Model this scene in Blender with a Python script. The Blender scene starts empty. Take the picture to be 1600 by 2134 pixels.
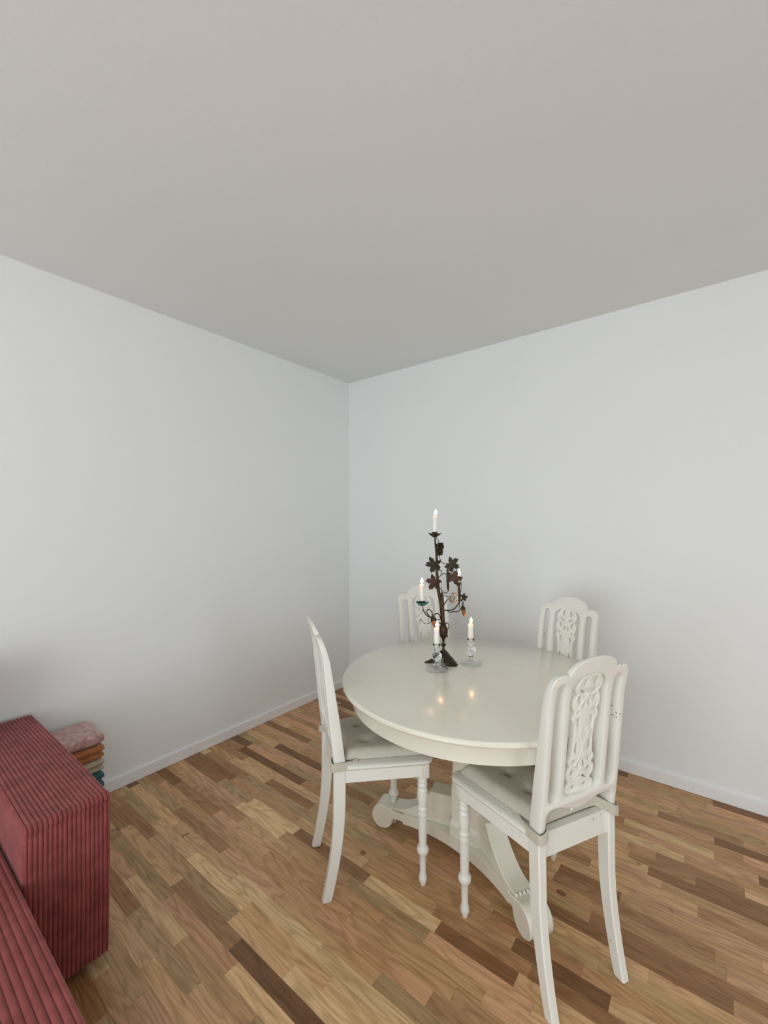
import bpy, bmesh, math, random
from mathutils import Vector, Matrix, noise
R = math.radians
PI = math.pi
random.seed(7)
col = bpy.context.scene.collection
sc = bpy.context.scene

# ------------------------------------------------------------------ camera
YAW, PITCH, ROLL = 37.925, 1.0961, -0.2003
cam_d = bpy.data.cameras.new('camera')
cam = bpy.data.objects.new('camera', cam_d)
col.objects.link(cam)
yaw, pit, rol = R(YAW), R(PITCH), R(ROLL)
F = Vector((-math.sin(yaw)*math.cos(pit), math.cos(yaw)*math.cos(pit), math.sin(pit)))
Rt = Vector((math.cos(yaw), math.sin(yaw), 0))
Up = Rt.cross(F)
R2 = math.cos(rol)*Rt + math.sin(rol)*Up
U2 = -math.sin(rol)*Rt + math.cos(rol)*Up
m = Matrix((( R2.x, U2.x, -F.x, 2.4071), (R2.y, U2.y, -F.y, -2.6166), (R2.z, U2.z, -F.z, 1.3523), (0, 0, 0, 1)))
cam.matrix_world = m
cam_d.sensor_fit = 'HORIZONTAL'
cam_d.sensor_width = 36.0
cam_d.lens = 885.22/1600*36.0
cam_d.clip_start = 0.05
sc.camera = cam

# ------------------------------------------------------------------ light
world = bpy.data.worlds.new('overcast_sky')
sc.world = world
world.use_nodes = True
bg = world.node_tree.nodes['Background']
bg.inputs[0].default_value = (0.72, 0.80, 0.92, 1)
bg.inputs[1].default_value = 1.0

def area(name, loc, size, rot, power, color, spread=180):
    d = bpy.data.lights.new(name, 'AREA')
    d.shape = 'RECTANGLE'; d.size, d.size_y = size
    d.energy = power; d.color = color
    d.spread = R(spread)
    o = bpy.data.objects.new(name, d); col.objects.link(o)
    o.location = loc; o.rotation_euler = rot
    return o
# overcast daylight outside the balcony window (front wall) and the side window
area('daylight_front', (2.25, -5.33, 1.25), (2.5, 2.2), (R(90), 0, 0), 80, (0.89, 0.97, 1.0))
area('daylight_side', (5.13, -3.2, 1.35), (2.0, 1.5), (R(90), 0, R(90)), 40, (0.86, 0.93, 1.0))
sc.view_settings.view_transform = 'Standard'
sc.view_settings.look = 'None'
sc.view_settings.exposure = 0.06
sc.view_settings.gamma = 1.0
sc.view_settings.use_curve_mapping = False
sc.cycles.use_denoising = True
sc.cycles.max_bounces = 12
sc.cycles.diffuse_bounces = 6
sc.cycles.transmission_bounces = 10
sc.cycles.transparent_max_bounces = 12
sc.cycles.caustics_reflective = False
sc.cycles.caustics_refractive = True
sc.cycles.blur_glossy = 0.5
sc.cycles.sample_clamp_indirect = 6.0

# ------------------------------------------------------------------ materials
def nmat(name):
    mt = bpy.data.materials.new(name); mt.use_nodes = True
    nt = mt.node_tree
    return mt, nt, nt.nodes['Principled BSDF']
def N(nt, typ, **kw):
    n = nt.nodes.new(typ)
    for k, v in kw.items():
        if k.startswith('i_'):
            key = k[2:]
            n.inputs[int(key) if key.isdigit() else key.replace('_', ' ')].default_value = v
        else:
            setattr(n, k, v)
    return n
def L(nt, a, b): nt.links.new(a, b)
def bump(nt, b, height, strength, dist=0.002):
    bp = N(nt, 'ShaderNodeBump', i_Strength=strength, i_Distance=dist)
    L(nt, height, bp.inputs['Height']); L(nt, bp.outputs[0], b.inputs['Normal'])
    return bp
def ramp(nt, fac, stops):
    r = N(nt, 'ShaderNodeValToRGB')
    cr = r.color_ramp
    while len(cr.elements) < len(stops): cr.elements.new(0.5)
    for e, (p, c) in zip(cr.elements, stops):
        e.position = p; e.color = (c[0], c[1], c[2], 1) if len(c) == 3 else c
    L(nt, fac, r.inputs[0])
    return r

def plaster(name, c, sc_=60, st=0.08):
    mt, nt, b = nmat(name)
    b.inputs['Roughness'].default_value = 0.85
    b.inputs['Specular IOR Level'].default_value = 0.25
    tc = N(nt, 'ShaderNodeTexCoord')
    n1 = N(nt, 'ShaderNodeTexNoise', i_Scale=1.3, i_Detail=3.0)
    L(nt, tc.outputs['Object'], n1.inputs['Vector'])
    r = ramp(nt, n1.outputs['Fac'], [(0.3, [x*0.985 for x in c]), (0.7, c)])
    L(nt, r.outputs[0], b.inputs['Base Color'])
    n2 = N(nt, 'ShaderNodeTexNoise', i_Scale=float(sc_)*4, i_Detail=4.0)
    L(nt, tc.outputs['Object'], n2.inputs['Vector'])
    bump(nt, b, n2.outputs['Fac'], st, 0.002)
    return mt
M_WALL = plaster('wall_paint', (0.843, 0.86, 0.857))
M_CEIL = plaster('ceiling_paint', (0.80, 0.825, 0.83), 80, 0.12)
M_TRIM = plaster('trim_paint', (0.87, 0.87, 0.87), 30, 0.02)

def paint(name, c, rough=0.35, coat=0.0, chips=True):
    mt, nt, b = nmat(name)
    b.inputs['Roughness'].default_value = rough
    b.inputs['Coat Weight'].default_value = coat
    b.inputs['Coat Roughness'].default_value = 0.16
    tc = N(nt, 'ShaderNodeTexCoord')
    n1 = N(nt, 'ShaderNodeTexNoise', i_Scale=9.0, i_Detail=4.0)
    L(nt, tc.outputs['Object'], n1.inputs['Vector'])
    r = ramp(nt, n1.outputs['Fac'], [(0.3, [x*0.965 for x in c]), (0.65, c)])
    out = r.outputs[0]
    if chips:
        n2 = N(nt, 'ShaderNodeTexNoise', i_Scale=95.0, i_Detail=2.0)
        L(nt, tc.outputs['Object'], n2.inputs['Vector'])
        n3 = N(nt, 'ShaderNodeTexNoise', i_Scale=7.0, i_Detail=1.0)
        L(nt, tc.outputs['Object'], n3.inputs['Vector'])
        a1 = N(nt, 'ShaderNodeMath', operation='MULTIPLY'); L(nt, n2.outputs['Fac'], a1.inputs[0]); L(nt, n3.outputs['Fac'], a1.inputs[1])
        r2 = ramp(nt, a1.outputs[0], [(0.478, (0, 0, 0)), (0.492, (1, 1, 1))])
        mx = N(nt, 'ShaderNodeMix', data_type='RGBA')
        L(nt, r2.outputs[0], mx.inputs['Factor']); L(nt, out, mx.inputs[6]); mx.inputs[7].default_value = (0.10, 0.075, 0.05, 1)
        out = mx.outputs[2]
    L(nt, out, b.inputs['Base Color'])
    n4 = N(nt, 'ShaderNodeTexNoise', i_Scale=90.0, i_Detail=3.0)
    L(nt, tc.outputs['Object'], n4.inputs['Vector'])
    bump(nt, b, n4.outputs['Fac'], 0.05, 0.001)
    return mt
M_CHAIR = paint('chair_paint', (0.81, 0.80, 0.735), 0.38)
M_TABLE = paint('table_paint', (0.80, 0.77, 0.655), 0.30, 0.8, chips=False)

def plain(name, c, rough=0.5, metal=0.0, **kw):
    mt, nt, b = nmat(name)
    b.inputs['Base Color'].default_value = (*c, 1)
    b.inputs['Roughness'].default_value = rough
    b.inputs['Metallic'].default_value = metal
    for k, v in kw.items():
        b.inputs[k.replace('_', ' ')].default_value = v
    return mt

def mottled(name, c1, c2, scale, rough, metal=0.0, st=0.3, sheen=0.0):
    mt, nt, b = nmat(name)
    b.inputs['Roughness'].default_value = rough
    b.inputs['Metallic'].default_value = metal
    b.inputs['Sheen Weight'].default_value = sheen
    tc = N(nt, 'ShaderNodeTexCoord')
    n1 = N(nt, 'ShaderNodeTexNoise', i_Scale=float(scale), i_Detail=5.0)
    L(nt, tc.outputs['Object'], n1.inputs['Vector'])
    r = ramp(nt, n1.outputs['Fac'], [(0.35, c1), (0.65, c2)])
    L(nt, r.outputs[0], b.inputs['Base Color'])
    bump(nt, b, n1.outputs['Fac'], st, 0.002)
    return mt
M_LINEN = mottled('cushion_linen', (0.50, 0.465, 0.385), (0.57, 0.53, 0.445), 140, 0.9, st=0.25, sheen=0.2)
M_BRASS = mottled('aged_brass', (0.022, 0.013, 0.005), (0.065, 0.034, 0.010), 60, 0.45, 0.5, 0.2)
M_LEAF = mottled('dark_leaf_metal', (0.016, 0.012, 0.005), (0.040, 0.028, 0.010), 70, 0.55, 0.3, 0.3)
M_LEAF2 = mottled('russet_leaf_metal', (0.028, 0.010, 0.004), (0.075, 0.026, 0.008), 70, 0.5, 0.3, 0.3)
M_TEAL = mottled('verdigris', (0.02, 0.10, 0.10), (0.05, 0.22, 0.21), 60, 0.55, 0.2, 0.2)
M_FRUIT = mottled('amber_fruit', (0.20, 0.060, 0.015), (0.36, 0.12, 0.03), 120, 0.4, 0.0, 0.4)
M_ROSE, _n, _b = nmat('porcelain_rose')
_b.inputs['Roughness'].default_value = 0.35
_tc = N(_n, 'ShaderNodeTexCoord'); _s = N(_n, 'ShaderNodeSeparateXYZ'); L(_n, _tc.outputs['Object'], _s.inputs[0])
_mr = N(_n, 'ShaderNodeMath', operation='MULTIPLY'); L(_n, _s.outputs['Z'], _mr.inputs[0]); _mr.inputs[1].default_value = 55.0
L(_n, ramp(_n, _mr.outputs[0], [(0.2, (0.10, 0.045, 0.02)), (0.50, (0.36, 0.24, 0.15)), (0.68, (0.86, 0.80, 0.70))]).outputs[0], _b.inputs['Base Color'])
M_WAX = plain('white_wax', (0.88, 0.85, 0.80), 0.45)
_b = M_WAX.node_tree.nodes['Principled BSDF']
_b.inputs['Subsurface Weight'].default_value = 0.9
_b.inputs['Subsurface Radius'].default_value = (0.02, 0.010, 0.004)
_b.inputs['Subsurface Scale'].default_value = 0.9
M_WICK = plain('wick', (0.02, 0.015, 0.01), 0.9)
def flame_mat():
    mt = bpy.data.materials.new('flame'); mt.use_nodes = True
    nt = mt.node_tree; nt.nodes.clear()
    o = N(nt, 'ShaderNodeOutputMaterial'); e = N(nt, 'ShaderNodeEmission', i_Strength=36.0)
    tc = N(nt, 'ShaderNodeTexCoord'); s = N(nt, 'ShaderNodeSeparateXYZ')
    L(nt, tc.outputs['Generated'], s.inputs[0])
    r = ramp(nt, s.outputs['Z'], [(0.0, (1.0, 0.36, 0.08)), (0.25, (1.0, 0.56, 0.22)), (1.0, (1.0, 0.66, 0.32))])
    L(nt, r.outputs[0], e.inputs[0]); L(nt, e.outputs[0], o.inputs[0])
    return mt
M_FLAME = flame_mat()
M_GLASS = plain('clear_glass', (0.98, 0.99, 0.985), 0.01, 0.0, Transmission_Weight=1.0, IOR=1.45)

def corduroy(name, c1, c2):
    mt, nt, b = nmat(name)
    b.inputs['Roughness'].default_value = 0.75
    b.inputs['Sheen Weight'].default_value = 0.35
    b.inputs['Sheen Roughness'].default_value = 0.4
    b.inputs['Sheen Tint'].default_value = (1.0, 0.62, 0.62, 1)
    tc = N(nt, 'ShaderNodeTexCoord')
    n1 = N(nt, 'ShaderNodeTexNoise', i_Scale=22.0, i_Detail=5.0)
    L(nt, tc.outputs['Object'], n1.inputs['Vector'])
    r = ramp(nt, n1.outputs['Fac'], [(0.35, c1), (0.68, c2)])
    L(nt, r.outputs[0], b.inputs['Base Color'])
    n2 = N(nt, 'ShaderNodeTexNoise', i_Scale=400.0, i_Detail=3.0)
    L(nt, tc.outputs['Object'], n2.inputs['Vector'])
    bump(nt, b, n2.outputs['Fac'], 0.35, 0.001)
    return mt
M_CORD = corduroy('rose_corduroy', (0.20, 0.034, 0.034), (0.29, 0.062, 0.058))
M_FOOT = plain('black_plastic', (0.015, 0.013, 0.012), 0.6)
M_SUB = plain('floor_joint', (0.16, 0.10, 0.055), 0.9)

def wood_mat():
    mt, nt, b = nmat('oiled_oak')
    tc = N(nt, 'ShaderNodeTexCoord')
    at = N(nt, 'ShaderNodeAttribute', attribute_name='tint')
    sd = N(nt, 'ShaderNodeAttribute', attribute_name='seed')
    sh = N(nt, 'ShaderNodeVectorMath', operation='MULTIPLY_ADD')
    L(nt, sd.outputs['Color'], sh.inputs[0]); sh.inputs[1].default_value = (37, 23, 11); L(nt, tc.outputs['Object'], sh.inputs[2])
    # fine pores, stretched along the stave
    mp = N(nt, 'ShaderNodeMapping'); mp.inputs['Scale'].default_value = (3.0, 90.0, 20.0)
    L(nt, sh.outputs[0], mp.inputs[0])
    n1 = N(nt, 'ShaderNodeTexNoise', i_Scale=2.2, i_Detail=6.0, i_Roughness=0.65); L(nt, mp.outputs[0], n1.inputs['Vector'])
    # cathedral figure
    mp2 = N(nt, 'ShaderNodeMapping'); mp2.inputs['Scale'].default_value = (2.2, 14.0, 3.0)
    L(nt, sh.outputs[0], mp2.inputs[0])
    nd = N(nt, 'ShaderNodeTexNoise', i_Scale=0.9, i_Detail=2.0); L(nt, mp2.outputs[0], nd.inputs['Vector'])
    wv = N(nt, 'ShaderNodeMath', operation='MULTIPLY'); L(nt, nd.outputs['Fac'], wv.inputs[0]); wv.inputs[1].default_value = 11.0
    fr = N(nt, 'ShaderNodeMath', operation='PINGPONG'); L(nt, wv.outputs[0], fr.inputs[0]); fr.inputs[1].default_value = 0.5
    r1 = ramp(nt, n1.outputs['Fac'], [(0.28, (0.70, 0.66, 0.60)), (0.58, (1.04, 1.03, 1.02))])
    r2 = ramp(nt, fr.outputs[0], [(0.0, (0.76, 0.71, 0.64)), (0.30, (1.0, 1.0, 1.0)), (0.5, (1.05, 1.05, 1.04))])
    m1 = N(nt, 'ShaderNodeMix', data_type='RGBA', blend_type='MULTIPLY'); m1.inputs['Factor'].default_value = 1.0
    L(nt, at.outputs['Color'], m1.inputs[6]); L(nt, r1.outputs[0], m1.inputs[7])
    m2 = N(nt, 'ShaderNodeMix', data_type='RGBA', blend_type='MULTIPLY'); m2.inputs['Factor'].default_value = 0.9
    L(nt, m1.outputs[2], m2.inputs[6]); L(nt, r2.outputs[0], m2.inputs[7])
    # rare knots
    n3 = N(nt, 'ShaderNodeTexNoise', i_Scale=13.0, i_Detail=1.0); L(nt, sh.outputs[0], n3.inputs['Vector'])
    r3 = ramp(nt, n3.outputs['Fac'], [(0.765, (1, 1, 1)), (0.80, (0.45, 0.36, 0.28))])
    m3 = N(nt, 'ShaderNodeMix', data_type='RGBA', blend_type='MULTIPLY'); m3.inputs['Factor'].default_value = 1.0
    L(nt, m2.outputs[2], m3.inputs[6]); L(nt, r3.outputs[0], m3.inputs[7])
    L(nt, m3.outputs[2], b.inputs['Base Color'])
    b.inputs['Roughness'].default_value = 0.42
    b.inputs['Specular IOR Level'].default_value = 0.4
    bump(nt, b, n1.outputs['Fac'], 0.08, 0.001)
    return mt
M_WOOD = wood_mat()
M_PANE = bpy.data.materials.new('window_glass'); M_PANE.use_nodes = True
_nt = M_PANE.node_tree; _nt.nodes.clear()
_o = N(_nt, 'ShaderNodeOutputMaterial'); _m = N(_nt, 'ShaderNodeMixShader', i_0=0.06)
_t = N(_nt, 'ShaderNodeBsdfTransparent'); _g = N(_nt, 'ShaderNodeBsdfGlossy', i_Roughness=0.02)
L(_nt, _t.outputs[0], _m.inputs[1]); L(_nt, _g.outputs[0], _m.inputs[2]); L(_nt, _m.outputs[0], _o.inputs[0])

# ------------------------------------------------------------------ helpers
def mesh_obj(name, verts, faces, mat, parent=None, smooth=True, sharp=40):
    me = bpy.data.meshes.new(name)
    me.from_pydata([tuple(v) for v in verts], [], faces)
    me.validate()
    bm = bmesh.new(); bm.from_mesh(me)
    bmesh.ops.recalc_face_normals(bm, faces=bm.faces)
    if smooth:
        for f in bm.faces: f.smooth = True
        a = R(sharp)
        for e in bm.edges:
            if len(e.link_faces) == 2 and e.calc_face_angle(0) > a: e.smooth = False
    bm.to_mesh(me); bm.free()
    me.materials.append(mat)
    o = bpy.data.objects.new(name, me); col.objects.link(o)
    o.parent = parent
    return o
class MB:
    def __init__(s): s.v = []; s.f = []
    def add(s, v, f):
        n = len(s.v); s.v += [tuple(p) for p in v]; s.f += [tuple(i+n for i in q) for q in f]; return s
    def box(s, x0, x1, y0, y1, z0, z1, c=0.0):
        if c <= 0:
            v = [(x, y, z) for z in (z0, z1) for y in (y0, y1) for x in (x0, x1)]
            f = [(0, 2, 3, 1), (4, 5, 7, 6), (0, 1, 5, 4), (2, 6, 7, 3), (0, 4, 6, 2), (1, 3, 7, 5)]
            return s.add(v, f)
        bm = bmesh.new()
        bmesh.ops.create_cube(bm, size=1)
        for q in bm.verts:
            q.co = Vector(((x0+x1)/2+q.co.x*(x1-x0), (y0+y1)/2+q.co.y*(y1-y0), (z0+z1)/2+q.co.z*(z1-z0)))
        bmesh.ops.bevel(bm, geom=list(bm.edges), offset=c, segments=2, affect='EDGES', profile=0.5)
        bm.verts.index_update()
        s.add([q.co.copy() for q in bm.verts], [[q.index for q in f.verts] for f in bm.faces]); bm.free()
        return s
    def lathe(s, prof, n=32, c=(0, 0, 0), cap=True, sx=1, sy=1):
        v = []; f = []
        for (r, z) in prof:
            for k in range(n):
                a = 2*PI*k/n; v.append((c[0]+r*math.cos(a)*sx, c[1]+r*math.sin(a)*sy, c[2]+z))
        for i in range(len(prof)-1):
            for k in range(n):
                a = i*n+k; b = i*n+(k+1) % n
                f.append((a, b, b+n, a+n))
        if cap:
            f.append(tuple(range(n))[::-1]); f.append(tuple((len(prof)-1)*n+k for k in range(n)))
        return s.add(v, f)
    def tube(s, pts, rad, n=8, flat=1.0, up=None):
        pts = [Vector(p) for p in pts]
        if not isinstance(rad, (list, tuple)): rad = [rad]*len(pts)
        v = []; f = []; prev = None
        for i, p in enumerate(pts):
            t = (pts[min(i+1, len(pts)-1)]-pts[max(i-1, 0)]).normalized()
            if prev is None:
                u = Vector(up) if up else (Vector((0, 0, 1)) if abs(t.z) < 0.9 else Vector((1, 0, 0)))
            else: u = prev
            u = (u-t*u.dot(t)).normalized(); prev = u
            w = t.cross(u)
            for k in range(n):
                a = 2*PI*k/n
                v.append(p+u*math.cos(a)*rad[i]*flat+w*math.sin(a)*rad[i])
        for i in range(len(pts)-1):
            for k in range(n):
                a = i*n+k; b = i*n+(k+1) % n; f.append((a, b, b+n, a+n))
        f.append(tuple(range(n))[::-1]); f.append(tuple((len(pts)-1)*n+k for k in range(n)))
        return s.add(v, f)
    def obj(s, name, mat, parent=None, smooth=True, sharp=40):
        return mesh_obj(name, s.v, s.f, mat, parent, smooth, sharp)
def spline(P, n=6):
    P = [Vector(p) for p in P]; out = []
    for i in range(len(P)-1):
        p0 = P[max(i-1, 0)]; p1 = P[i]; p2 = P[i+1]; p3 = P[min(i+2, len(P)-1)]
        for k in range(n):
            t = k/n
            out.append(0.5*((2*p1)+(p2-p0)*t+(2*p0-5*p1+4*p2-p3)*t*t+(3*p1-p0-3*p2+p3)*t**3))
    out.append(P[-1]); return out
def lerp1(x, T):
    if x <= T[0][0]: return T[0][1]
    for (a, b), (c, d) in zip(T, T[1:]):
        if x <= c: return b+(d-b)*(x-a)/(c-a)
    return T[-1][1]
def thing(name, label, cat, loc=(0, 0, 0), rz=0, group=None):
    o = bpy.data.objects.new(name, None); col.objects.link(o)
    o.empty_display_size = 0.1
    o.location = loc; o.rotation_euler = (0, 0, rz)
    tag(o, label, cat, group); return o
def tag(o, label, cat, group=None):
    o['label'] = label; o['category'] = cat
    if group: o['group'] = group
    return o
def struct(o): o['kind'] = 'structure'; return o
def copy_thing(src, loc, rz, label):
    c = src.copy(); col.objects.link(c); c.location = loc; c.rotation_euler = (0, 0, rz); c['label'] = label
    for ch in list(src.children):
        d = ch.copy(); col.objects.link(d); d.parent = c
        for g in list(ch.children):
            e = g.copy(); col.objects.link(e); e.parent = d
    return c
def flat_shape(name, polys, ext, bev, mat, parent, bend, tap, maxseg=0.012):
    """solid plate from 2D outlines with holes in (x, z), then bent by y(z)"""
    cu = bpy.data.curves.new(name, 'CURVE'); cu.dimensions = '2D'; cu.fill_mode = 'BOTH'
    cu.extrude = ext-bev; cu.bevel_depth = bev; cu.bevel_resolution = 1; cu.offset = -bev
    for P in polys:
        Q = []
        for i, p in enumerate(P):
            q = P[(i+1) % len(P)]
            d = math.hypot(q[0]-p[0], q[1]-p[1]); k = max(1, int(math.ceil(d/maxseg)))
            for j in range(k): Q.append((p[0]+(q[0]-p[0])*j/k, p[1]+(q[1]-p[1])*j/k))
        sp = cu.splines.new('POLY'); sp.points.add(len(Q)-1); sp.use_cyclic_u = True
        for i, q in enumerate(Q): sp.points[i].co = (q[0], q[1], 0, 1)
    tmp = bpy.data.objects.new(name, cu); col.objects.link(tmp)
    dg = bpy.context.evaluated_depsgraph_get()
    me0 = tmp.evaluated_get(dg).to_mesh()
    v = [(p.co.x*XS, bend(p.co.y)+p.co.z*lerp1(p.co.y, tap), p.co.y) for p in me0.vertices]
    f = [tuple(p.vertices) for p in me0.polygons]
    tmp.evaluated_get(dg).to_mesh_clear()
    col.objects.unlink(tmp); bpy.data.objects.remove(tmp); bpy.data.curves.remove(cu)
    me = bpy.data.meshes.new(name); me.from_pydata(v, [], f)
    bm = bmesh.new(); bm.from_mesh(me)
    bmesh.ops.remove_doubles(bm, verts=bm.verts, dist=0.00002)
    bmesh.ops.recalc_face_normals(bm, faces=bm.faces)
    for q in bm.faces: q.smooth = True
    for e in bm.edges:
        if len(e.link_faces) == 2 and e.calc_face_angle(0) > R(35): e.smooth = False
    bm.to_mesh(me); bm.free(); me.materials.append(mat)
    o = bpy.data.objects.new(name, me); col.objects.link(o); o.parent = parent
    return o

# ------------------------------------------------------------------ room shell
RX, RY, RH = 4.9, -5.1, 2.5
T = 0.12
def quadbox(name, mat, *a):
    return struct(MB().box(*a).obj(name, mat, smooth=False))
quadbox('wall_left', M_WALL, -T, 0, RY-T, T, 0, RH)
quadbox('wall_back', M_WALL, 0, RX+T, 0, T, 0, RH)
quadbox('ceiling', M_CEIL, -T, RX+T, RY-T, T, RH, RH+T)
def holed_wall(name, axis, pos, thick, a0, a1, h0, h1, z0, z1):
    b = MB()
    def bb(p, q, r, s_):
        if axis == 'y': b.box(p, q, pos-thick, pos, r, s_)
        else: b.box(pos, pos+thick, p, q, r, s_)
    bb(a0, h0, 0, RH); bb(h1, a1, 0, RH); bb(h0, h1, z1, RH)
    if z0 > 0: bb(h0, h1, 0, z0)
    return struct(b.obj(name, M_WALL, smooth=False))
holed_wall('wall_front', 'y', RY, T, 0, RX+T, 1.0, 3.5, 0.12, 2.3)
holed_wall('wall_right', 'x', RX, T, RY, 0, -4.2, -2.2, 0.6, 2.1)
def window(name, axis, pos, a0, a1, z0, z1, n):
    b = MB(); w = 0.06
    def bb(o, p, q, r, s_, d0, d1):
        if axis == 'y': o.box(p, q, pos-d1, pos-d0, r, s_)
        else: o.box(pos+d0, pos+d1, p, q, r, s_)
    e = 0.002
    bb(b, a0+e, a1-e, z0+e, z0+w, .03, .09); bb(b, a0+e, a1-e, z1-w, z1-e, .03, .09)
    for k in range(n+1):
        c = a0+e+(a1-a0-2*e-w)*k/n
        bb(b, c, c+w, z0+w, z1-w, .03, .09)
    fr = struct(b.obj(name, M_TRIM, smooth=False))
    for k in range(n):
        g = MB(); c0 = a0+e+(a1-a0-2*e-w)*k/n+w; c1 = a0+e+(a1-a0-2*e-w)*(k+1)/n
        bb(g, c0, c1, z0+w, z1-w, .057, .063)
        g.obj('pane', M_PANE, fr, smooth=False)
window('window_1', 'y', RY, 1.0, 3.5, 0.12, 2.3, 2)
window('window_2', 'x', RX, -4.2, -2.2, 0.6, 2.1, 2)

# baseboards with an eased top edge
def baseboard(name, p0, p1, nrm):
    h, t = 0.060, 0.012
    prof = [(0, 0.0015), (t, 0.0015), (t, h-0.003), (t-0.003, h), (0, h)]
    v = []; f = []
    for p in (p0, p1):
        for (d, z) in prof: v.append((p[0]+nrm[0]*d, p[1]+nrm[1]*d, z))
    n = len(prof)
    for k in range(n): f.append((k, (k+1) % n, n+(k+1) % n, n+k))
    f.append(tuple(range(n))); f.append(tuple(range(n, 2*n)))
    return struct(mesh_obj(name, v, f, M_TRIM, smooth=False))
baseboard('baseboard_left', (0, RY), (0, 0), (1, 0))
baseboard('baseboard_back', (0.0125, 0), (RX, 0), (0, -1))

# ------------------------------------------------------------------ floor: parquet staves
floor = quadbox('floor', M_SUB, -T, RX+T, RY-T, T, -0.10, -0.012)
TONES = {
 'L': (0.400, 0.275, 0.148), 'T': (0.345, 0.220, 0.115), 'M': (0.275, 0.162, 0.080), 'P': (0.325, 0.188, 0.105),
 'D': (0.170, 0.088, 0.038), 'O': (0.245, 0.165, 0.082), 'B': (0.215, 0.118, 0.056), 'K': (0.120, 0.058, 0.024)}
SW, Y0 = 0.0495, -1.350
KN = {  # remembered staves by row: (x0, x1, tone)
 9: [(0.80, 1.18, 'B'), (1.18, 1.62, 'K')], 10: [(0.30, 0.84, 'O'), (0.84, 1.235, 'P'), (1.235, 1.62, 'L')],
 11: [(0.64, 1.03, 'L'), (1.03, 1.40, 'M')], 12: [(0.45, 0.80, 'B'), (0.80, 1.20, 'O')],
 8: [(0.17, 0.486, 'B'), (0.486, 0.79, 'O'), (0.79, 1.09, 'O'), (1.09, 1.38, 'T'), (1.38, 1.85, 'L')],
 7: [(0.10, 0.40, 'O'), (0.40, 0.72, 'T'), (0.72, 1.092, 'L'), (1.092, 1.495, 'T'), (1.495, 1.9, 'L')],
 6: [(0.05, 0.495, 'T'), (0.495, 0.95, 'T'), (0.95, 1.40, 'L'), (1.40, 1.8, 'L')],
 5: [(0.40, 0.80, 'B'), (0.80, 1.15, 'P'), (1.15, 1.6, 'M')],
 4: [(0.13, 0.554, 'M'), (0.554, 0.90, 'M'), (0.90, 1.30, 'M'), (1.30, 1.75, 'P')],
 3: [(0.20, 0.566, 'B'), (0.566, 0.95, 'P'), (0.95, 1.4, 'M')],
 2: [(0.3, 0.7, 'M'), (0.7, 1.05, 'T'), (1.05, 1.5, 'M')],
 1: [(0.25, 0.6, 'P'), (0.6, 0.92, 'L'), (0.92, 1.3, 'M')],
 0: [(0.62, 0.951, 'L'), (0.951, 1.352, 'D'), (1.352, 1.66, 'L')],
 -1: [(0.9, 1.3, 'T'), (1.3, 1.62, 'M'), (1.62, 1.95, 'B')],
 -2: [(1.50, 1.88, 'M'), (1.88, 2.155, 'K'), (2.155, 2.6, 'T')],
 -10: [(1.5, 1.91, 'T'), (1.91, 2.12, 'D'), (2.12, 2.5, 'M')],
 -15: [(1.8, 2.112, 'T'), (2.112, 2.33, 'B'), (2.33, 2.6, 'D')],
 -17: [(1.98, 2.29, 'L'), (2.29, 2.6, 'M')], -16: [(2.1, 2.2, 'M'), (2.2, 2.472, 'B'), (2.472, 2.9, 'T')],
 -22: [(1.8, 2.18, 'T'), (2.18, 2.48, 'B'), (2.48, 2.8, 'M')], -12: [(2.0, 2.34, 'T'), (2.34, 2.7, 'B')]}
rng = random.Random(21)
def rnd_tone():
    return rng.choice('LTTTMMMMPPPPOOBBD' if rng.random() < 0.96 else 'K')
def in_view(x, y):
    d = Vector((x, y, 0))-cam.location
    z = d.dot(F)
    if z < 0.3: return None
    u = 800+885.2*d.dot(R2)/z; w = 1067-885.2*d.dot(U2)/z
    return (u, w, z)
staves = []
k = int(math.floor((-0.0-(-Y0))/SW)) - 1
k0 = -int(1.350/SW)-1; k1 = int((-RY-1.350)/SW)+1
for k in range(k0, k1+1):
    ya = Y0-SW*k; yb = ya-SW
    ya = min(ya, -0.001); yb = max(yb, RY+0.001)
    if ya-yb < 0.006: continue
    row = list(KN.get(k, []))
    xs = row[0][0] if row else rng.uniform(0.1, 0.5)
    left = []; x = xs
    while x > 0.0015:
        l = rng.uniform(0.26, 0.60); left.append((max(0.0015, x-l), x, rnd_tone())); x -= l
    if not row: x = xs
    else: x = row[-1][1]
    right = []
    while x < RX-0.0015:
        l = rng.uniform(0.26, 0.62); right.append((x, min(RX-0.0015, x+l), rnd_tone())); x += l
    for (a, b_, t) in left+row+right:
        if b_-a < 0.01: continue
        staves.append((a, b_, yb, ya, t))
def stave_geo(st):
    a, b_, y0, y1, t = st
    g = 0.00010; c = 0.0004
    a += g; b_ -= g; y0 += g; y1 -= g
    v = [(a, y0, -0.012), (b_, y0, -0.012), (b_, y1, -0.012), (a, y1, -0.012),
         (a, y0, -c), (b_, y0, -c), (b_, y1, -c), (a, y1, -c),
         (a+c, y0+c, 0), (b_-c, y0+c, 0), (b_-c, y1-c, 0), (a+c, y1-c, 0)]
    f = [(8, 9, 10, 11)]
    for i in range(4):
        j = (i+1) % 4
        f += [(i, j, j+4, i+4), (i+4, j+4, j+8, i+8)]
    return v, f
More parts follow.
